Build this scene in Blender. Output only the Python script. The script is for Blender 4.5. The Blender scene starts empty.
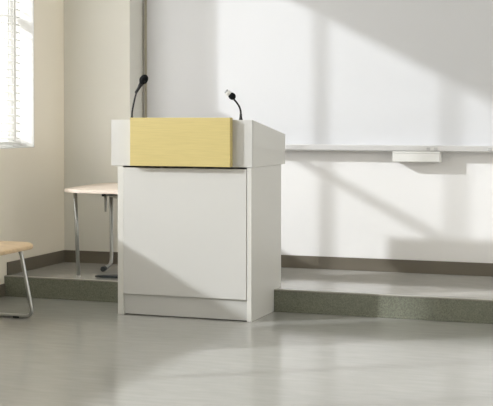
import bpy, bmesh, math, random
from mathutils import Vector, Matrix
random.seed(4)
S = bpy.context.scene
COL = S.collection
R = math.radians

# ------------------------------------------------------------------ materials
def mat(name, col, rough=.5, metal=0., spec=.5, bump=None, var=None, extra=None):
    m = bpy.data.materials.new(name); m.use_nodes = True
    nt = m.node_tree; b = nt.nodes['Principled BSDF']
    b.inputs['Base Color'].default_value = (*col, 1)
    b.inputs['Roughness'].default_value = rough
    b.inputs['Metallic'].default_value = metal
    b.inputs['Specular IOR Level'].default_value = spec
    tc = nt.nodes.new('ShaderNodeTexCoord')
    if var:                     # (scale xyz, amount, detail)
        sc, am, det = var
        mp = nt.nodes.new('ShaderNodeMapping'); mp.inputs['Scale'].default_value = sc
        nz = nt.nodes.new('ShaderNodeTexNoise'); nz.inputs['Scale'].default_value = 1; nz.inputs['Detail'].default_value = det
        rp = nt.nodes.new('ShaderNodeValToRGB')
        rp.color_ramp.elements[0].position = .3; rp.color_ramp.elements[1].position = .7
        rp.color_ramp.elements[0].color = (*[c*(1-am) for c in col], 1)
        rp.color_ramp.elements[1].color = (*[min(1, c*(1+am)) for c in col], 1)
        nt.links.new(tc.outputs['Object'], mp.inputs[0]); nt.links.new(mp.outputs[0], nz.inputs['Vector'])
        nt.links.new(nz.outputs['Fac'], rp.inputs[0]); nt.links.new(rp.outputs[0], b.inputs['Base Color'])
    if bump:                    # (scale xyz, strength, distance)
        sc, st, di = bump
        mp = nt.nodes.new('ShaderNodeMapping'); mp.inputs['Scale'].default_value = sc
        nz = nt.nodes.new('ShaderNodeTexNoise'); nz.inputs['Scale'].default_value = 1; nz.inputs['Detail'].default_value = 3
        bp = nt.nodes.new('ShaderNodeBump'); bp.inputs['Strength'].default_value = st; bp.inputs['Distance'].default_value = di
        nt.links.new(tc.outputs['Object'], mp.inputs[0]); nt.links.new(mp.outputs[0], nz.inputs['Vector'])
        nt.links.new(nz.outputs['Fac'], bp.inputs['Height']); nt.links.new(bp.outputs[0], b.inputs['Normal'])
    return m

M = {}
M['wall']     = mat('painted_plaster', (.92, .865, .755), .75, spec=.2, bump=((60, 60, 60), .05, .002))  # left wall: yellower tone of its shade is put into this colour
M['pier']     = mat('plaster_light_tint', (.75, .74, .69), .75, spec=.2, bump=((60, 60, 60), .05, .002))  # same paint as the left wall, tinted apart to mimic how light falls
M['wallback'] = mat('white_painted_plaster', (.87, .865, .87), .7, spec=.2, bump=((60, 60, 60), .05, .002))
M['ceil']     = mat('ceiling_paint', (.85, .85, .83), .8)
M['floor']    = mat('grey_vinyl_floor', (.375, .375, .352), .14, spec=.6, var=((6, 26, 6), .05, 6), bump=((4, 14, 4), .04, .003))
M['platform'] = mat('grey_vinyl_platform', (.53, .525, .50), .09, spec=.9, var=((10, 30, 10), .05, 5))
M['riser']    = mat('speckled_vinyl', (.19, .198, .155), .5, spec=.4, var=((170, 170, 170), .28, 2))
M['nosing']   = mat('vinyl_nosing', (.38, .365, .33), .4)
M['skirt']    = mat('brown_vinyl_skirting', (.16, .142, .112), .4, spec=.4)
M['lam']      = mat('off_white_laminate', (.60, .598, .585), .38, spec=.4, bump=((90, 90, 90), .03, .001))
M['kick']     = mat('laminate_kick_shade', (.53, .53, .515), .42, spec=.4)  # same laminate darkened, painting in the shade of the kick recess
M['lamside']  = mat('laminate_side_light', (.66, .655, .625), .38, spec=.4)  # lighter copy of the laminate; light on the side faces baked into colour
M['gold']     = mat('gold_panel', (.575, .475, .20), .45, metal=.0, spec=.4, var=((8, 8, 260), .05, 2))
M['board']    = mat('whiteboard_enamel', (.69, .70, .73), .3, spec=.35)
M['alu']      = mat('satin_aluminium', (.74, .74, .75), .4, metal=.5)
M['aluwarm']  = mat('bronze_aluminium', (.42, .39, .32), .5, metal=.2)
M['white']    = mat('white_plastic', (.78, .78, .76), .45)
M['steel']    = mat('brushed_steel', (.42, .43, .42), .33, metal=.9)
M['wood']     = mat('pale_beech', (.64, .475, .29), .4, spec=.4, var=((5, 60, 30), .10, 5))
M['paletop']  = mat('pale_table_laminate', (.72, .62, .53), .4, spec=.4, var=((5, 60, 30), .07, 5))
M['woodedge'] = mat('pale_beech_edge', (.80, .70, .62), .45, var=((30, 30, 200), .06, 2))
M['black']    = mat('black_plastic', (.012, .012, .013), .5, spec=.4)
M['foam']     = mat('black_foam', (.010, .011, .012), .95, spec=.15, bump=((420, 420, 420), .6, .002))
M['rubber']   = mat('dark_rubber', (.03, .04, .045), .6)
M['silver']   = mat('grey_grille', (.36, .37, .38), .5, metal=.3)
M['clip']     = mat('grey_clip_plastic', (.50, .50, .51), .5)
M['frame']    = mat('white_window_frame', (.82, .82, .81), .4)
M['jamb']     = mat('white_reveal_paint', (.76, .76, .75), .6)

m = bpy.data.materials.new('blind_slat_vinyl'); m.use_nodes = True
b = m.node_tree.nodes['Principled BSDF']; b.inputs['Base Color'].default_value = (.86, .86, .85, 1); b.inputs['Roughness'].default_value = .45
tl = m.node_tree.nodes.new('ShaderNodeBsdfTranslucent'); tl.inputs[0].default_value = (.8, .8, .78, 1)
mx = m.node_tree.nodes.new('ShaderNodeMixShader'); mx.inputs[0].default_value = .3
m.node_tree.links.new(b.outputs[0], mx.inputs[1]); m.node_tree.links.new(tl.outputs[0], mx.inputs[2])
m.node_tree.links.new(mx.outputs[0], m.node_tree.nodes['Material Output'].inputs[0]); M['slat'] = m

m = bpy.data.materials.new('window_glass'); m.use_nodes = True
nt = m.node_tree; nt.nodes.remove(nt.nodes['Principled BSDF'])
tr = nt.nodes.new('ShaderNodeBsdfTransparent'); tr.inputs[0].default_value = (.975, .975, .975, 1)
gl = nt.nodes.new('ShaderNodeBsdfGlossy'); gl.inputs['Roughness'].default_value = .02
mx = nt.nodes.new('ShaderNodeMixShader')
mx.inputs[0].default_value = .05; nt.links.new(tr.outputs[0], mx.inputs[1]); nt.links.new(gl.outputs[0], mx.inputs[2])
nt.links.new(mx.outputs[0], nt.nodes['Material Output'].inputs[0]); M['glass'] = m

# ------------------------------------------------------------------ mesh helpers
def box(bm, x0, x1, y0, y1, z0, z1):
    v = [bm.verts.new((x, y, z)) for x in (x0, x1) for y in (y0, y1) for z in (z0, z1)]
    for f in ((0,1,3,2), (4,6,7,5), (0,4,5,1), (2,3,7,6), (0,2,6,4), (1,5,7,3)):
        bm.faces.new([v[i] for i in f])

def prism(bm, pts, a0, a1, axis='z'):
    def P(p, a):
        return {'z': (p[0], p[1], a), 'x': (a, p[0], p[1]), 'y': (p[0], a, p[1])}[axis]
    lo = [bm.verts.new(P(p, a0)) for p in pts]; hi = [bm.verts.new(P(p, a1)) for p in pts]
    n = len(pts)
    bm.faces.new(lo[::-1]); bm.faces.new(hi)
    for i in range(n): bm.faces.new((lo[i], lo[(i+1) % n], hi[(i+1) % n], hi[i]))

def smooth_path(pts, k=6):
    P = [Vector(p) for p in pts]; out = []
    for i in range(len(P)-1):
        p0 = P[max(i-1, 0)]; p1 = P[i]; p2 = P[i+1]; p3 = P[min(i+2, len(P)-1)]
        for j in range(k):
            t = j/k
            out.append(.5*((2*p1)+(p2-p0)*t+(2*p0-5*p1+4*p2-p3)*t*t+(3*p1-p0-3*p2+p3)*t**3))
    out.append(P[-1]); return out

def fillet(pts, r, k=6):
    P = [Vector(p) for p in pts]; out = [P[0]]
    for i in range(1, len(P)-1):
        a = (P[i-1]-P[i]); c = (P[i+1]-P[i])
        d = min(r, a.length*.49, c.length*.49)
        s = P[i]+a.normalized()*d; e = P[i]+c.normalized()*d
        for j in range(k+1):
            t = j/k; out.append((1-t)**2*s+2*t*(1-t)*P[i]+t*t*e)
    out.append(P[-1]); return out

def tube(bm, path, rad, n=14):
    path = [Vector(p) for p in path]
    if not isinstance(rad, (list, tuple)): rad = [rad]*len(path)
    rings = []; ref = None
    for i, p in enumerate(path):
        t = (path[min(i+1, len(path)-1)]-path[max(i-1, 0)]).normalized()
        if ref is None: ref = Vector((0, 0, 1)) if abs(t.z) < .9 else Vector((1, 0, 0))
        u = (ref-t*ref.dot(t)).normalized(); w = t.cross(u); ref = u
        rings.append([bm.verts.new(p+(u*math.cos(2*math.pi*k/n)+w*math.sin(2*math.pi*k/n))*rad[i]) for k in range(n)])
    for a, c in zip(rings, rings[1:]):
        for k in range(n): bm.faces.new((a[k], a[(k+1) % n], c[(k+1) % n], c[k]))
    bm.faces.new(rings[0][::-1]); bm.faces.new(rings[-1])

def lathe(bm, prof, org, axis, n=24):
    """prof: (distance along the axis, radius)"""
    t = Vector(axis).normalized(); o = Vector(org)
    u = t.orthogonal().normalized(); w = t.cross(u); rings = []
    for d, r in prof:
        rings.append([bm.verts.new(o+t*d+(u*math.cos(2*math.pi*k/n)+w*math.sin(2*math.pi*k/n))*max(r, 1e-5)) for k in range(n)])
    for a, c in zip(rings, rings[1:]):
        for k in range(n): bm.faces.new((a[k], a[(k+1) % n], c[(k+1) % n], c[k]))
    bm.faces.new(rings[0][::-1]); bm.faces.new(rings[-1])

def obj(name, bm, m, parent=None, bevel=0, smooth=False, seg=2):
    bmesh.ops.recalc_face_normals(bm, faces=bm.faces)
    me = bpy.data.meshes.new(name); bm.to_mesh(me); bm.free()
    o = bpy.data.objects.new(name, me); COL.objects.link(o)
    for mm in (m if isinstance(m, (list, tuple)) else [m]): me.materials.append(mm)
    if smooth:
        for p in me.polygons: p.use_smooth = True
    if bevel:
        b = o.modifiers.new('edge', 'BEVEL'); b.width = bevel; b.segments = seg; b.limit_method = 'ANGLE'; b.angle_limit = R(40)
    if parent is not None:
        o.parent = parent; o.matrix_parent_inverse = Matrix.Translation(parent.location).inverted() if parent.type == 'EMPTY' and not parent.rotation_euler.z else Matrix.Identity(4)
    return o

def boxes(name, bl, m, parent=None, bevel=0):
    bm = bmesh.new()
    for b in bl: box(bm, *b)
    return obj(name, bm, m, parent, bevel)

def struct(o): o['kind'] = 'structure'; return o

def thing(name, label, cat, loc, rz=0, group=None):
    o = bpy.data.objects.new(name, None); COL.objects.link(o); o.empty_display_size = .1
    o.location = loc; o.rotation_euler.z = rz; o['label'] = label; o['category'] = cat
    if group: o['group'] = group
    return o

def flat(o, k=30):
    o.data.shade_auto_smooth if False else None
    return o

# ------------------------------------------------------------------ the room (metres)
XL, XR = -4.05, 4.6          # left (window) wall, right wall
YB, YN = 7.852, -2.2         # board wall, wall behind the viewer
ZC = 3.3
HP, PY = .135, 6.797         # teaching platform: height and front edge
PILY, PILX = 7.62, -3.531    # projecting pier in the left corner
T = .22
SILL, HEAD = .962, 2.98
WIN = [(4.88, 7.196), (1.9, 4.35)]
WIN_FILL = [(3.9, 6.6), (.8, 3.6)]  # unseen windows added to brighten lectern side and left wall

struct(boxes('floor', [(XL-T, XR+T, YN-T, YB+T, -.12, 0)], M['floor']))
struct(boxes('ceiling', [(XL-T, XR+T, YN-T, YB+T, ZC, ZC+.12)], M['ceil']))
struct(boxes('wall_back', [(XL-T, XR+T, YB, YB+T, 0, ZC)], M['wallback']))
struct(boxes('wall_front', [(XL-T, XR+T, YN-T, YN, 0, ZC)], M['wall']))
for name, xa, wins in (('wall_left', XL-T, WIN), ('wall_right', XR, WIN_FILL)):
    segs = [(xa, xa+T, YN, YB, 0, SILL), (xa, xa+T, YN, YB, HEAD, ZC)]
    ys = [YN] + [v for w in sorted(wins) for v in w] + [YB]
    for i in range(0, len(ys), 2): segs.append((xa, xa+T, ys[i], ys[i+1], SILL, HEAD))
    struct(boxes(name, segs, M['wall']))
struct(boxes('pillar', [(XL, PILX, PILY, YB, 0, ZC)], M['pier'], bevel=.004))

# platform with a notch cut round the lectern
LX1 = -2.2035; LX0 = -3.0395; LY = 6.386; LYB = 6.942
bm = bmesh.new()
prism(bm, [(XL, PY), (LX0-.002, PY), (LX0-.002, LYB+.003), (LX1+.002, LYB+.003), (LX1+.002, PY), (XR, PY), (XR, YB), (XL, YB)], 0, HP-.003)
pf = obj('platform', bm, [M['platform'], M['riser']])
for p in pf.data.polygons:
    if abs(p.normal.z) < .5: p.material_index = 1
struct(pf)
struct(boxes('trim_1', [(XL+.002, LX0-.004, PY-.003, PY+.020, HP-.008, HP), (LX1+.004, XR, PY-.003, PY+.020, HP-.008, HP)], M['nosing'], bevel=.003))
# the platform surface is flush with the nosing
struct(boxes('trim_2', [(LX1+.004, XR, PY-.006, PY, 0, .012), (XL+.012, LX0-.004, PY-.006, PY, 0, .012)], M['riser'], bevel=.003))

BB = .083
struct(boxes('baseboard_left', [(XL, XL+.010, PY+.03, PILY, HP-.003, HP+BB), (XL, XL+.010, YN, PY-.004, 0, BB)], M['skirt'], bevel=.002))
struct(boxes('baseboard_pillar', [(XL, PILX+.010, PILY-.010, PILY, HP-.003, HP+BB), (PILX, PILX+.010, PILY, YB, HP-.003, HP+BB)], M['skirt'], bevel=.002))
struct(boxes('baseboard_back', [(PILX+.010, XR, YB-.010, YB, HP-.003, HP+BB)], M['skirt'], bevel=.002))

# windows; the right-wall ones are unseen, added as fill light
for i, (y0, y1, sd_) in enumerate([(*w, -1) for w in WIN]+[(*w, 1) for w in WIN_FILL], 1):
    f = .045; x0, x1 = (XL-T+.01, XL-T+.06) if sd_ < 0 else (XR+T-.06, XR+T-.01)
    parts = [(x0, x1, y0, y0+f, SILL, HEAD), (x0, x1, y1-f, y1, SILL, HEAD), (x0, x1, y0+f, y1-f, SILL, SILL+f), (x0, x1, y0+f, y1-f, HEAD-f, HEAD)]
    mull = [6.545, 5.985] if i == 1 else [y0+(y1-y0)/3, y0+2*(y1-y0)/3]
    for ym in mull: parts.append((x0, x1, ym-.010, ym+.010, SILL+f, HEAD-f))
    if i == 1: parts.append((x0+.005, x1-.005, 5.985, y1-f, 1.832, 1.868))
    w = struct(boxes('window_%d' % i, parts, M['frame'], bevel=.003))
    g = boxes('pane', [(x0+.022, x0+.028, y0+f, y1-f, SILL+f, HEAD-f)], M['glass'], w); g['kind'] = 'structure'
    # painted lining of the opening
    lx0, lx1 = (x1, XL) if sd_ < 0 else (XR, x0)
    l = boxes('lining', [(lx0, lx1, y0, y0+.006, SILL, HEAD), (lx0, lx1, y1-.006, y1, SILL, HEAD), (lx0, lx1, y0+.006, y1-.006, SILL, SILL+.006), (lx0, lx1, y0+.006, y1-.006, HEAD-.006, HEAD)], M['jamb'], w)
    l['kind'] = 'structure'
    # daylight portal in the opening (guides sampling of the sky)
    L = bpy.data.lights.new('window_portal', 'AREA'); L.shape = 'RECTANGLE'; L.size = y1-y0; L.size_y = HEAD-SILL
    L.cycles.is_portal = True
    lo = bpy.data.objects.new('window_portal', L); COL.objects.link(lo)
    lo.location = (XL-T-.02 if sd_ < 0 else XR+T+.02, (y0+y1)/2, (SILL+HEAD)/2); lo.rotation_euler = (R(90), 0, R(90*sd_))

# venetian blind in the window by the corner
TILT = R(21)
def blind(y0, y1, label, tilt):
    t = thing('venetian_blind', label, 'blind', (XL-.12, (y0+y1)/2, SILL))
    xc = XL-.115; pit = .0515; z = SILL+.062; zs = []
    bm = bmesh.new()
    while z < HEAD-.07:
        zs.append(z)
        n = 4; prof = []
        for k in range(n+1):
            u = (k/n-.5); s = u*.046; c = .0035*(1-4*u*u)
            prof.append((xc+s*math.cos(tilt)+c*math.sin(tilt), z-s*math.sin(tilt)+c*math.cos(tilt)))
        lo = [[bm.verts.new((x, yy, zz)) for x, zz in prof] for yy in (y0, y1)]
        hi = [[bm.verts.new((x, yy, zz+.0009)) for x, zz in prof] for yy in (y0, y1)]
        for k in range(n):
            bm.faces.new((lo[0][k], lo[0][k+1], lo[1][k+1], lo[1][k])); bm.faces.new((hi[0][k], hi[1][k], hi[1][k+1], hi[0][k+1]))
        for e in (0, n): bm.faces.new((lo[0][e], lo[1][e], hi[1][e], hi[0][e]))
        for e in (0, 1):
            for k in range(n): bm.faces.new((lo[e][k], hi[e][k], hi[e][k+1], lo[e][k+1]))
        z += pit
    o = obj('slats', bm, M['slat'], t)
    boxes('bottom_rail', [(xc-.024, xc+.024, y0, y1, SILL+.022, SILL+.040)], M['white'], t, bevel=.004)
    boxes('head_rail', [(xc-.026, xc+.026, y0, y1, HEAD-.055, HEAD-.008)], M['white'], t, bevel=.003)
    for yy in (y1-.08, 6.585, 6.025, y0+.03):
        bm = bmesh.new()
        for dx in (-.024, .024): hw = .013 if yy > 7 else .006; box(bm, xc+dx-.0008, xc+dx+.0008, yy-hw, yy+hw, SILL+.04, HEAD-.055)
        obj('ladder_tape', bm, M['white'], t)
    return t
blind(4.90, 7.176, 'white horizontal-slat blind filling the window at the left edge of the photo', TILT)

# ------------------------------------------------------------------ whiteboard
BX0, BX1 = -3.512, .95; BZ0, BZ1 = .984, 2.28
t = thing('whiteboard', 'long white wall-mounted whiteboard with aluminium ledge behind the lectern', 'whiteboard', (0, YB, BZ0))
boxes('board_surface', [(BX0+.018, BX1-.018, YB-.022, YB, BZ0, BZ1-.018)], M['board'], t)
boxes('board_frame', [(BX0, BX0+.018, YB-.028, YB, BZ0, BZ1), (BX1-.018, BX1, YB-.028, YB, BZ0, BZ1), (BX0+.018, BX1-.018, YB-.028, YB, BZ1-.018, BZ1)], M['aluwarm'], t, bevel=.002)
bm = bmesh.new()
prism(bm, [(YB, .984), (YB, .950), (YB-.090, .945), (YB-.102, .950), (YB-.102, .983), (YB-.095, .983), (YB-.088, .962), (YB-.028, .966), (YB-.024, .984)], BX0, BX1, 'x')
tray = obj('pen_tray', bm, M['alu'], t, bevel=.0015)
for x in (-1.452, -1.405, -1.055):
    boxes('tray_clip', [(x-.012, x+.012, YB-.106, YB-.090, .952, .972)], M['clip'], tray, bevel=.003)

t = thing('eraser_box', 'small white box hanging under the whiteboard ledge', 'box', (-1.533, YB, .872))
boxes('drawer', [(-1.690, -1.377, YB-.102, YB-.012, .875, .932)], M['white'], t, bevel=.004)
boxes('lid', [(-1.692, -1.375, YB-.104, YB-.001, .933, .9445)], M['white'], t, bevel=.002)

# ------------------------------------------------------------------ lectern
HX0, HX1 = -3.0785, -2.1995; HY0, HY1 = 6.382, 7.008; HZ0 = .880; ZF, ZK = 1.150, 1.0635
t = thing('lectern', 'large off-white lectern with a gold front plate at the platform edge', 'lectern', (-2.62, 6.66, 0))
side = [(HY0+.018, HZ0), (HY1-.018, HZ0), (HY1-.018, ZK-.016), (HY0+.018, ZF-.016)]
# housing: front fascia, two cheeks, rear fascia, floor panel
boxes('housing_front', [(HX0, HX1, HY0, HY0+.018, HZ0, ZF)], M['lam'], t, bevel=.0015)
for xa in (HX0, HX1-.018):
    bm = bmesh.new()
    prism(bm, [(HY0+.0185, HZ0), (HY1, HZ0), (HY1, ZK), (HY0+.0185, ZF-.001)], xa, xa+.018, 'x')
    obj('housing_side', bm, M['lamside'], t, bevel=.0015)
boxes('housing_back', [(HX0+.0185, HX1-.0185, HY1-.018, HY1-.001, HZ0, ZK-.003)], M['lam'], t)
boxes('housing_floor', [(HX0+.0185, HX1-.0185, HY0+.0185, HY1-.0185, HZ0+.001, HZ0+.018)], M['lam'], t)
bm = bmesh.new()
sl = (ZK-ZF)/(HY1-HY0)
ya, yb = HY0+.0185, HY1-.0005
za, zb_ = ZF-.004+sl*.0185, ZK-.004
prism(bm, [(ya, za-.018), (yb-.018, zb_-.018), (yb-.018, zb_), (ya, za)], HX0+.0185, HX1-.0185, 'x')
obj('desktop', bm, M['lam'], t)
gp = boxes('gold_panel', [(-2.937, -2.316, HY0-.045, HY0-.0005, .8825, 1.163)], M['gold'], t, bevel=.0015); gp['label'] = 'gold metal front plate'
# cabinet
boxes('side_panel', [(LX0, LX0+.036, LY, LYB, 0, HZ0-.001)], M['lamside'], t, bevel=.0015)
boxes('side_panel', [(LX1-.028, LX1, LY, LYB, 0, HZ0-.001)], M['lamside'], t, bevel=.0015)
boxes('back_panel', [(LX0+.037, LX1-.029, LYB-.02, LYB-.002, .02, HZ0-.001)], M['lam'], t)
boxes('front_panel', [(LX0+.0372, LX1-.0300, LY-.003, LY+.012, .125, HZ0-.010)], M['lam'], t, bevel=.002)
boxes('kick_plate', [(LX0+.037, LX1-.029, LY+.0125, LY+.028, .006, .160)], M['kick'], t)
for x in (LX0+.06, LX1-.06):
    for y in (LY+.06, LYB-.06):
        bm = bmesh.new(); lathe(bm, [(0, .02), (.03, .02)], (x, y, 0), (0, 0, 1), 16); obj('foot', bm, M['rubber'], t)
boxes('cabinet_floor', [(LX0+.037, LX1-.029, LY+.030, LYB-.021, .03, .048)], M['lam'], t)

# ------------------------------------------------------------------ microphones
def sphere_prof(r, a=1., n=14):
    return [(-r*a*math.cos(math.pi*k/n), r*math.sin(math.pi*k/n)) for k in range(n+1)]
def deckz(y): return ZF-.004+sl*(y-HY0)

# left one
yb_ = 6.455; z0 = deckz(yb_)
t = thing('gooseneck_microphone', 'black gooseneck microphone on the left side of the lectern, leaning right', 'microphone', (-2.979, yb_, z0), 0, 'gooseneck microphones on the lectern')
bm = bmesh.new(); lathe(bm, [(0, .016), (.006, .016), (.008, .009), (.030, .007)], (-2.979, yb_, z0+.003), (0, 0, 1)); obj('base', bm, M['black'], t, smooth=False)
path = [(-2.979, yb_, z0+.028), (-2.976, yb_, 1.205), (-2.964, yb_-.001, 1.257), (-2.950, yb_-.003, 1.306), (-2.933, yb_-.006, 1.336)]
bm = bmesh.new(); tube(bm, smooth_path(path), .0055); obj('neck', bm, M['black'], t, smooth=True)
ax = Vector((.038, -.008, .052)).normalized()
p = Vector(path[-1])
bm = bmesh.new(); lathe(bm, [(-.035, .006), (-.028, .0085), (0, .0095), (.040, .014)], p, ax); obj('capsule_stem', bm, M['black'], t, smooth=True)
bm = bmesh.new(); lathe(bm, sphere_prof(.0245, 1.32), p+ax*.064, ax); obj('windscreen', bm, M['foam'], t, smooth=True)

# right one
yb_ = 6.445; z0 = deckz(yb_)
t = thing('gooseneck_microphone', 'black gooseneck microphone on the right end of the lectern, pale tip leaning left', 'microphone', (-2.290, yb_, z0), 0, 'gooseneck microphones on the lectern')
X = lambda u: -2.290+(u-240.8)/186.
Z = lambda v: 1.157+(119-v)/186.
bm = bmesh.new(); lathe(bm, [(0, .014), (.008, .013), (.024, .008), (.045, .0065)], (-2.290, yb_, z0+.003), (0, 0, 1)); obj('base', bm, M['black'], t)
path = [(X(240.8), yb_, z0+.040), (X(240.6), yb_, Z(111)), (X(239.3), yb_, Z(106.5)), (X(236.8), yb_-.006, Z(102)), (X(234.2), yb_-.014, Z(98.6))]
bm = bmesh.new(); tube(bm, smooth_path(path), .0055); obj('neck', bm, M['black'], t, smooth=True)
p = Vector((X(232.3), yb_-.020, Z(95)))
ax = Vector((-6.3, -3.4, 6.0)).normalized()
bm = bmesh.new(); lathe(bm, sphere_prof(.0205, 1.08), p, ax); obj('windscreen', bm, M['foam'], t, smooth=True)
bm = bmesh.new(); lathe(bm, [(.017, .0120), (.020, .0150), (.036, .0150), (.039, .0138)], p, ax); c = obj('collar', bm, M['frame'], t, smooth=True); c['label'] = 'white collar'
bm = bmesh.new(); lathe(bm, [(.0392, .0130), (.046, .0130), (.048, .011)], p, ax); c = obj('grille', bm, M['silver'], t); c['label'] = 'grey end grille'

# ------------------------------------------------------------------ side table behind the lectern
t = thing('side_table', 'small wood-topped table with steel legs on the platform behind the lectern', 'table', (-3.40, 7.12, HP))
out = [(-3.19, 6.722), (-3.30, 6.712), (-3.46, 6.718), (-3.555, 6.745), (-3.610, 6.80), (-3.634, 6.88), (-3.652, 7.0), (-3.675, 7.2), (-3.690, 7.42), (-3.685, 7.52), (-3.655, 7.575), (-3.60, 7.585), (-3.51, 7.575), (-3.465, 7.53), (-3.17, 6.765)]
bm = bmesh.new(); prism(bm, out, .688, .710); top = obj('tabletop', bm, [M['paletop'], M['woodedge']], t, bevel=.003)
for p in top.data.polygons:
    if abs(p.normal.z) < .5: p.material_index = 1
def tubeobj(name, pts, r, m, par, rf=.05):
    bm = bmesh.new(); tube(bm, fillet(pts, rf) if len(pts) > 2 else pts, r); return obj(name, bm, m, par, smooth=True)
g = HP
l = tubeobj('leg', [(-3.572, 6.872, .687), (-3.554, 6.880, g+.010)], .0125, M['steel'], t)
bm = bmesh.new(); lathe(bm, [(0, .014), (.014, .014)], (-3.554, 6.880, g), (0, 0, 1)); obj('foot', bm, M['alu'], l)
l = tubeobj('leg', [(-3.562, 7.38, .688), (-3.554, 7.37, g+.028), (-3.520, 7.19, g+.024)], .0125, M['steel'], t, .07)
bm = bmesh.new(); lathe(bm, [(0, .017), (.045, .017)], (-3.522, 7.195, g+.022), (.06, -.30, 0)); obj('foot', bm, M['rubber'], l)
l = tubeobj('leg', [(-3.216, 6.842, .687), (-3.216, 6.842, g+.010)], .0125, M['steel'], t)
bm = bmesh.new(); lathe(bm, [(0, .014), (.014, .014)], (-3.216, 6.842, g), (0, 0, 1)); obj('foot', bm, M['rubber'], l)
bm = bmesh.new(); tube(bm, [(-3.59, 7.36, .642), (-3.262, 6.99, .642)], .011); obj('apron_rail', bm, M['steel'], t, smooth=True)
boxes('apron_bracket', [(-3.612, -3.572, 7.335, 7.400, .628, .688)], M['rubber'], t, bevel=.003)
bm = bmesh.new(); tube(bm, [(-3.580, 7.328, .636), (-3.577, 7.324, .58), (-3.575, 7.320, .525)], [.009, .010, .007]); h = obj('bag_hook', bm, M['steel'], t, smooth=True)
bm = bmesh.new()
prism(bm, [(-3.46, 6.925), (-3.415, 6.912), (-3.20, 6.94), (-3.20, 7.03), (-3.36, 7.0)], g, g+.012)
fp = obj('floor_plate', bm, M['rubber'], t, bevel=.003); fp['label'] = 'dark flat floor plate'

# ------------------------------------------------------------------ chair at the left edge
RZ = R(1)
cx, cy = -3.634, 5.848
t = thing('chair', 'wooden-seated chair with bent steel sled legs at the left edge of the photo', 'chair', (cx, cy, 0), RZ)
def outline(hw, xf, xb, rf, rb, n=7):
    pts = []
    for (ax_, ay, r, a0) in ((xf-rf, hw-rf, rf, 0), (xb+rb, hw-rb, rb, 90), (xb+rb, -hw+rb, rb, 180), (xf-rf, -hw+rf, rf, 270)):
        for k in range(n+1):
            a = R(a0+90*k/n); pts.append((ax_+r*math.cos(a), ay+r*math.sin(a)))
    return pts
def seatz(x): return .429 + .03*(x+.2)*.0 + (-.012*max(0, (x-.12)/.10)**2) + .006*math.cos(x*8)*0
oo = outline(.262, .220, -.21, .08, .07)
bm = bmesh.new()
n = len(oo)
def ring(sc, dz): return [bm.verts.new((x*sc, y*sc, seatz(x*sc)+dz)) for x, y in oo]
rs = [ring(.55, .012), ring(.85, .012), ring(.985, .012), ring(1., .008), ring(1., -.006), ring(.985, -.011), ring(.6, -.011)]
for a, c in zip(rs, rs[1:]):
    for k in range(n): bm.faces.new((a[k], a[(k+1) % n], c[(k+1) % n], c[k]))
bm.faces.new(rs[0]); bm.faces.new(rs[-1][::-1])
st = obj('seat', bm, M['wood'], t, smooth=True); st.modifiers.new('edge', 'BEVEL').width = .001
for s in (1, -1):
    y = .225*s
    bm = bmesh.new()
    tube(bm, fillet([(-.15, y*1.0, .416), (.122, y*1.0, .416), (.206, y, .0125), (-.20, y, .0125), (-.225, y*.95, .42)], .055), .0115)
    fr_ = obj('sled_leg', bm, M['steel'], t, smooth=True)
    for xg in (.10, -.13):
        boxes('glide', [(xg-.02, xg+.02, y-.012, y+.012, 0, .012)], M['rubber'], fr_, bevel=.002)
    bm = bmesh.new(); tube(bm, fillet([(-.225, y*.95, .40), (-.232, y*.93, .55), (-.275, y*.9, .80)], .1), .0115)
    obj('back_post', bm, M['steel'], t, smooth=True)
bm = bmesh.new()
pr = [(-.205-.02*0-.035*(1-(2*k/12-1)**2)-.0, -.235+.47*k/12) for k in range(13)]
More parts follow.
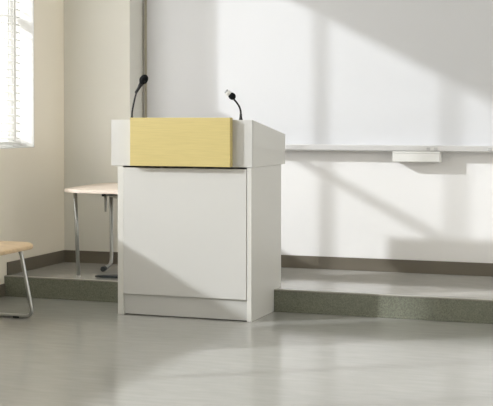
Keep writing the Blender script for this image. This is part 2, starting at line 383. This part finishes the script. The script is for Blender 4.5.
for zz0, zz1 in ((.62, .80),):
    lo = [bm.verts.new((x-.02+.02, y, zz0)) for x, y in pr]; hi = [bm.verts.new((x-.035, y, zz1)) for x, y in pr]
    lo2 = [bm.verts.new((x-.012, y, zz0)) for x, y in pr]; hi2 = [bm.verts.new((x-.047, y, zz1)) for x, y in pr]
    for k in range(12):
        bm.faces.new((lo[k], lo[k+1], hi[k+1], hi[k])); bm.faces.new((lo2[k], hi2[k], hi2[k+1], lo2[k+1]))
        bm.faces.new((hi[k], hi[k+1], hi2[k+1], hi2[k])); bm.faces.new((lo[k], lo2[k], lo2[k+1], lo[k+1]))
    for k in (0, 12): bm.faces.new((lo[k], hi[k], hi2[k], lo2[k]))
obj('backrest', bm, M['wood'], t, smooth=False)

# ------------------------------------------------------------------ light
sd = Vector((1.58, 1.0, -.825))
L = bpy.data.lights.new('sun', 'SUN'); L.energy = 3.75; L.angle = R(1.7); L.color = (.96, .985, 1.0)
so = bpy.data.objects.new('sun', L); COL.objects.link(so)
so.rotation_euler = sd.to_track_quat('-Z', 'Y').to_euler()
W = bpy.data.worlds.new('sky'); S.world = W; W.use_nodes = True
bg = W.node_tree.nodes['Background']; bg.inputs[0].default_value = (1, .985, .95, 1); bg.inputs[1].default_value = 4.95

# ------------------------------------------------------------------ camera
cam = bpy.data.cameras.new('camera'); co = bpy.data.objects.new('camera', cam); COL.objects.link(co)
cam.sensor_width = 36; cam.sensor_fit = 'HORIZONTAL'; cam.lens = 1192.64*36/493
cam.shift_y = -(203-148.5)/493
co.location = (0, 0, 1.15)
yw, pt_ = R(19.2831), R(1.37)
fw = Vector((-math.sin(yw)*math.cos(pt_), math.cos(yw)*math.cos(pt_), -math.sin(pt_)))
co.rotation_euler = (Matrix.Rotation(R(-.064), 4, fw) @ fw.to_track_quat('-Z', 'Y').to_matrix().to_4x4()).to_euler()
cam.clip_start = .05
S.camera = co
vs = S.view_settings
vs.view_transform = 'Standard'; vs.look = 'None'; vs.gamma = 1; vs.use_curve_mapping = False; vs.exposure = 0.0
S.cycles.max_bounces = 16; S.cycles.diffuse_bounces = 10; S.cycles.transparent_max_bounces = 16
S.cycles.use_denoising = True
